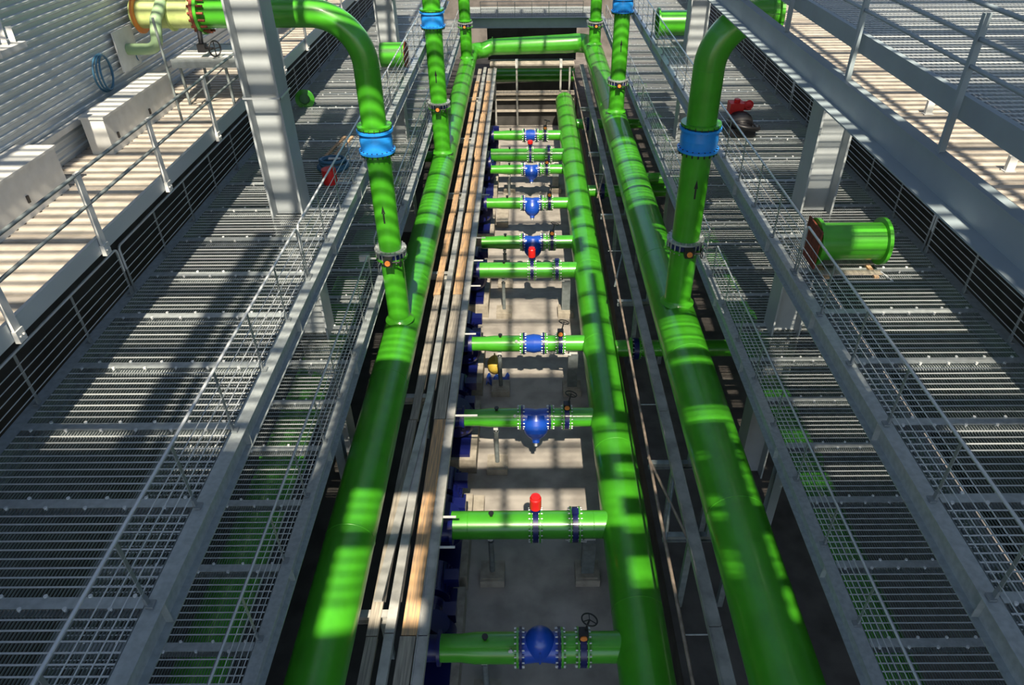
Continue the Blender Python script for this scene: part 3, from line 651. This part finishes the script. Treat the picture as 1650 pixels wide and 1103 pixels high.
# pumps, seen edge-on under the left planks
def pump_parts(t):
    part('plinth', MB().box(-0.95, 0.78, -1.5, 1.9, 0, 0.7), 'plinth', t)
    part('base_frame', MB().box(-0.6, 0.55, -1.35, 1.75, 0.7, 0.84), 'navy', t)
    part('volute', MB().lathe((0, -0.75, 1.75), (0, 1, 0), [(0, 0.2), (0, 0.62), (0.12, 0.74), (0.55, 0.74), (0.68, 0.62), (0.68, 0.2)], 36).cyl((0, -0.4, 1.9), (0.3, -0.4, 2.45), 0.34, 24), 'navy', t)
    part('discharge_flange', MB().flange((0.42, -1.2, 2.5), X1, 0.3, 0.44, 0.08).cyl((0.0, -1.2, 2.5), (0.42, -1.2, 2.5), 0.33, 24), 'navy', t)
    part('bearing_housing', MB().lathe((0, -0.07, 1.75), (0, 1, 0), [(0, 0.46), (0.1, 0.30), (0.5, 0.26), (0.62, 0.34), (0.7, 0.34)], 24), 'navy', t)
    mb = MB().cyl((0, 0.75, 1.75), (0, 1.75, 1.75), 0.46, 30)
    for k in range(24):
        a = 2*PI*k/24; mb.bar((0.48*math.cos(a), 0.8, 1.75+0.48*math.sin(a)), (0.48*math.cos(a), 1.7, 1.75+0.48*math.sin(a)), 0.012, 0.10, up=(math.cos(a), 0, math.sin(a)))
    part('motor', mb, 'navy', t)
    part('terminal_box', MB().box(0.30, 0.72, 1.0, 1.36, 1.95, 2.3), 'navy', t)
    part('lifting_lug', MB().box(0.35, 0.72, -0.1, 0.32, 1.9, 2.25), 'navy', t)
pump0 = thing('pump', 'navy pump under the planks at the first branch pipe from the photo bottom', 'pump', (-2.75, BR[0][0]+1.2, 0), 'navy pumps along the left pit edge')
pump_parts(pump0)
for i in (1, 2, 3, 4, 6, 7, 9):
    dup(pump0, (-2.75, BR[i][0]+1.2 if i not in (1,) else BR[i][0]+1.0, 0), 'navy pump under the planks at the %s branch pipe from the photo bottom' % CNT[i])
for i, (yy, L) in enumerate(((11.9, .4), (12.9, .35), (17.0, .7), (21.5, .4), (24.9, .4), (27.0, .4), (29.1, .4), (33.8, .4))):
    solo('rail_clamp', MB().box(-0.02, L, -0.025, 0.025, -0.02, 0.02), 'white', 'short white bar on the left pit edge, %s from the photo bottom' % CNT[i], 'bar', (-2.34, yy, Z(15.05)), 'white bars on the left pit edge')

# cylinder of yellow bag and blue tarp
mb = MB(); n = 14; vs = []; fs = []
for a in range(n+1):
    for b in range(6):
        vs.append((-0.5+a/n*1.0, -0.25+b*0.1+0.12*math.sin(a*1.1), 0.06+0.07*math.sin(a*1.7+b)+0.10*(b/5.0)))
for a in range(n):
    for b in range(5): fs.append((a*6+b, (a+1)*6+b, (a+1)*6+b+1, a*6+b+1))
mb._add(vs, fs, True); mb._add([(x, y, z-0.05) for x, y, z in vs], [tuple(reversed(f)) for f in fs], True)
solo('tarpaulin', mb, 'blue', 'crumpled blue tarpaulin on the pit floor behind the third branch pipe', 'tarpaulin', (-1.35, 24.2, 0.02))
solo('equipment_bag', MB().sphere((0, 0, 0.35), 0.33, 0.45, 0.4, 16, 10).torus((0, 0, 0.7), (1, 0, 0), 0.2, 0.03), 'yellow', 'yellow bag standing on the pit floor by the blue tarpaulin', 'bag', (-1.5, 25.0, 0))

# concrete plinths in the pit with pale tops (under pumps and tarps)
for i, (x0, x1, y0, y1) in enumerate(((-2.35, -1.6, 16.2, 17.4), (-1.9, -1.0, 33.0, 34.4), (-1.9, -1.2, 39.0, 41.0))):
    solo('concrete_block', MB().box(-(x1-x0)/2, (x1-x0)/2, -(y1-y0)/2, (y1-y0)/2, 0, 0.35), 'plinth', 'low tan concrete block on the pit floor by the left edge, %s of three' % ('nearest', 'middle', 'farthest')[i], 'block', ((x0+x1)/2, (y0+y1)/2, 0), 'concrete blocks in the pit')

# ------------------------------------------------------------------ far end
t = thing('cross_walkway', 'dark grey walkway crossing the hall at the far end, above the cross pipe', 'walkway', (-5.0, 60.2, Z(LO)))
part('edge_beam', MB().ibeam((0, 0, -0.35), (11.1, 0, -0.35), 0.3, 0.75, 0.03, 0.02), 'grey', t)
mb = MB()
for k in range(60): mb.box(0, 11.1, 0.1+k*0.07, 0.106+k*0.07, -0.03, 0)
for k in range(76): mb.box(k*0.146, k*0.146+0.012, 0.1, 4.3, -0.012, 0.002)
part('grating_panel', mb, 'galv', t)
t = thing('handrail', 'handrail along the near edge of the far cross walkway', 'handrail', (-3.6, 60.3, Z(LO)))
for zz in (0.15, 0.4, 0.65, 0.9, 1.15): part('mid_rail' if zz < 1.1 else 'top_rail', MB().cyl((0, 0, zz), (8.0, 0, zz), 0.02, 8), 'post', t)
for k in range(7): put('post', (pm_ if k else (pm_ := MB().box(-0.02, 0.02, -0.02, 0.02, 0, 1.15).mesh('post', M['post']))), t, (k*8.0/6, 0, 0))
solo('end_wall_panel', MB().box(-3.6, 3.6, 0, 0.1, 0, 3.2), 'dark', 'dark brown panelled screen below the far cross walkway', 'panel', (0.4, 61.2, Z(15.4)))
t = thing('timber_portal', 'tan timber and steel frame closing the far end of the pit', 'frame', (0.4, 57.0, 0))
for h_, wd, th in ((15.0, 1.5, 0.14), (15.35, 0.3, 0.3), (16.9, 0.7, 0.16), (17.4, 0.12, 0.3), (18.3, 0.12, 0.16)):
    dy = 1.6 if h_ < 16 else 0
    part('cross_beam', MB().box(-3.3, 3.3, dy-wd/2, dy+wd/2, Z(h_), Z(h_)+th), 'deck' if h_ < 16 or h_ > 18 else 'wood2', t)
for x in (-2.9, -1.2, 2.2, 2.9): part('upright', MB().box(x-0.07, x+0.07, -0.07, 0.07, 0, Z(14.9)), 'beamst', t)
for x in (-1.2, 2.2): part('clamp', MB().box(x-0.1, x+0.1, -0.2, 0.2, Z(14.9), Z(14.3)), 'white', t)
solo('low_cross_pipe', MB().cyl((-3.5, 0, 0), (3.5, 0, 0), 0.55, 32), 'green', 'dark green pipe lying across behind the timber frame at the far end of the pit', 'pipe', (0.4, 60.6, Z(16.4)))

# ------------------------------------------------------------------ loose items on the walkways
t = thing('pipe_spool', 'short bright green flanged pipe spool lying loose on the right upper walkway', 'pipe spool', (7.15, 14.3, Z(UP)))
zc_ = 0.62
part('barrel', MB().lathe((-0.72, 0, zc_), X1, [(0, 0.38), (0, 0.42), (1.5, 0.42), (1.5, 0.38), (0, 0.38)], 44), 'green', t)
for x in (-0.70, 0.76): part('flange', MB().lathe((x-0.04, 0, zc_), X1, [(0, 0.36), (0, 0.53), (0.08, 0.53), (0.08, 0.36)], 44), 'green', t)
part('end_cover', MB().box(-0.80, -0.76, -0.42, 0.42, 0.15, 1.05), 'rust', t, 'dark red end cover')
t2 = thing('pallet', 'weathered wooden skid with a bent wire frame under the loose green spool', 'pallet', (7.15, 14.3, Z(UP)))
for dy in (-0.45, 0.0, 0.45): part('board', MB().box(-0.65, 0.75, dy-0.08, dy+0.08, 0.05, 0.09), 'wood2', t2)
for dx in (-0.5, 0.6): part('runner', MB().box(dx-0.05, dx+0.05, -0.6, 0.55, 0.0, 0.05), 'wood', t2)
part('wire_frame', MB().cyl((-0.2, -0.75, 0.02), (0.9, -0.75, 0.02), 0.015, 8).cyl((0.9, -0.75, 0.02), (0.72, -0.45, 0.1), 0.015, 8), 'rail', t2)
t = thing('pipe_spool', 'green flanged pipe spool lying on the right upper walkway near the top of the photo', 'pipe spool', (7.1, 36.2, Z(UP)))
part('barrel', MB().lathe((-0.9, 0, 0.68), X1, [(0, 0.5), (0, 0.55), (1.9, 0.55), (1.9, 0.5), (0, 0.5)], 40), 'green', t)
for x in (-0.9, 1.0): part('flange', MB().lathe((x-0.04, 0, 0.68), X1, [(0, 0.5), (0, 0.68), (0.08, 0.68), (0.08, 0.5)], 40), 'green', t)
t = thing('pipe_spool', 'green dark-ended pipe spool on the left upper walkway behind the elbow pipe', 'pipe spool', (-5.75, 31.0, Z(UP)))
part('barrel', MB().lathe((-0.3, 0, 0.6), X1, [(0, 0.42), (0, 0.48), (1.0, 0.48), (1.0, 0.42), (0, 0.42)], 40), 'green', t)
part('end_cover', MB().cyl((0.7, 0, 0.6), (0.76, 0, 0.6), 0.5, 30), 'rust', t, 'dark red end cover')
t = thing('pump_set', 'red and black engine pump set on the right upper walkway behind the rail', 'machine', (6.9, 23.0, Z(UP)))
part('engine', MB().sphere((0, 0, 0.4), 0.42, 0.5, 0.34, 18, 10).box(-0.45, 0.45, -0.4, 0.4, 0.05, 0.3), 'black', t)
part('hose', MB().torus((0.1, -0.1, 0.35), (0.2, 0.1, 1), 0.5, 0.07, 28, 8), 'black', t)
part('tank', MB().box(-0.35, 0.1, 0.1, 0.5, 0.62, 0.95).cyl((-0.1, 0.3, 0.95), (-0.1, 0.3, 1.05), 0.1, 14), 'red', t)
part('valve_body', MB().cyl((0.1, 0.4, 0.8), (0.4, 0.4, 0.8), 0.14, 14).torus((0.25, 0.15, 0.9), (0, 1, 0), 0.13, 0.025), 'red', t)
t = thing('hose_reel', 'dark hose coil lying on the left upper walkway behind the near column', 'hose', (-5.78, 20.3, Z(UP)))
part('hose', MB().torus((0, 0, 0.06), (0, 0, 1), 0.42, 0.06).torus((0.03, 0, 0.16), (0.1, 0, 1), 0.38, 0.05).torus((0, 0.04, 0.24), (0, 0.1, 1), 0.36, 0.05), 'teal', t)
part('strap', MB().box(-0.1, 0.25, -0.05, 0.05, 0.28, 0.31), 'white', t)
solo('fuel_can', MB().cyl((0, 0, 0), (0, 0, 0.42), 0.2, 20).cyl((0.08, 0, 0.42), (0.08, 0, 0.5), 0.05, 10), 'red', 'small red drum beside the foot of the near left column', 'drum', (-5.62, 19.2, Z(UP)))
for x, lab in ((-6.25, 'left'), (-6.0, 'right')):
    solo('timber_batten', MB().bar((0, 0, 0.03), (0.28, 2.0, 0.03), 0.09, 0.05), 'wood', 'pale timber batten lying behind the near left column, %s one of two' % lab, 'timber', (x, 20.9, Z(UP)), 'battens behind the column')
solo('green_clump', MB().lathe((0, 0, 0.22), (0.3, -1, 0.3), [(0, 0.0), (0.0, 0.32), (0.12, 0.34), (0.16, 0.18), (0.4, 0.18)], 20), 'green', 'small bright green blanking flange leaning on the outer rail beyond the near left column', 'flange', (-8.1, 26.3, Z(UP)))
solo('grey_box', MB().box(-0.16, 0.16, -0.08, 0.08, 0, 0.16).box(0.16, 0.36, -0.02, 0.02, 0.05, 0.09), 'white', 'small white junction box beside the nearest left riser valve', 'box', (XL-0.75, 19.7, Z(10.95)))
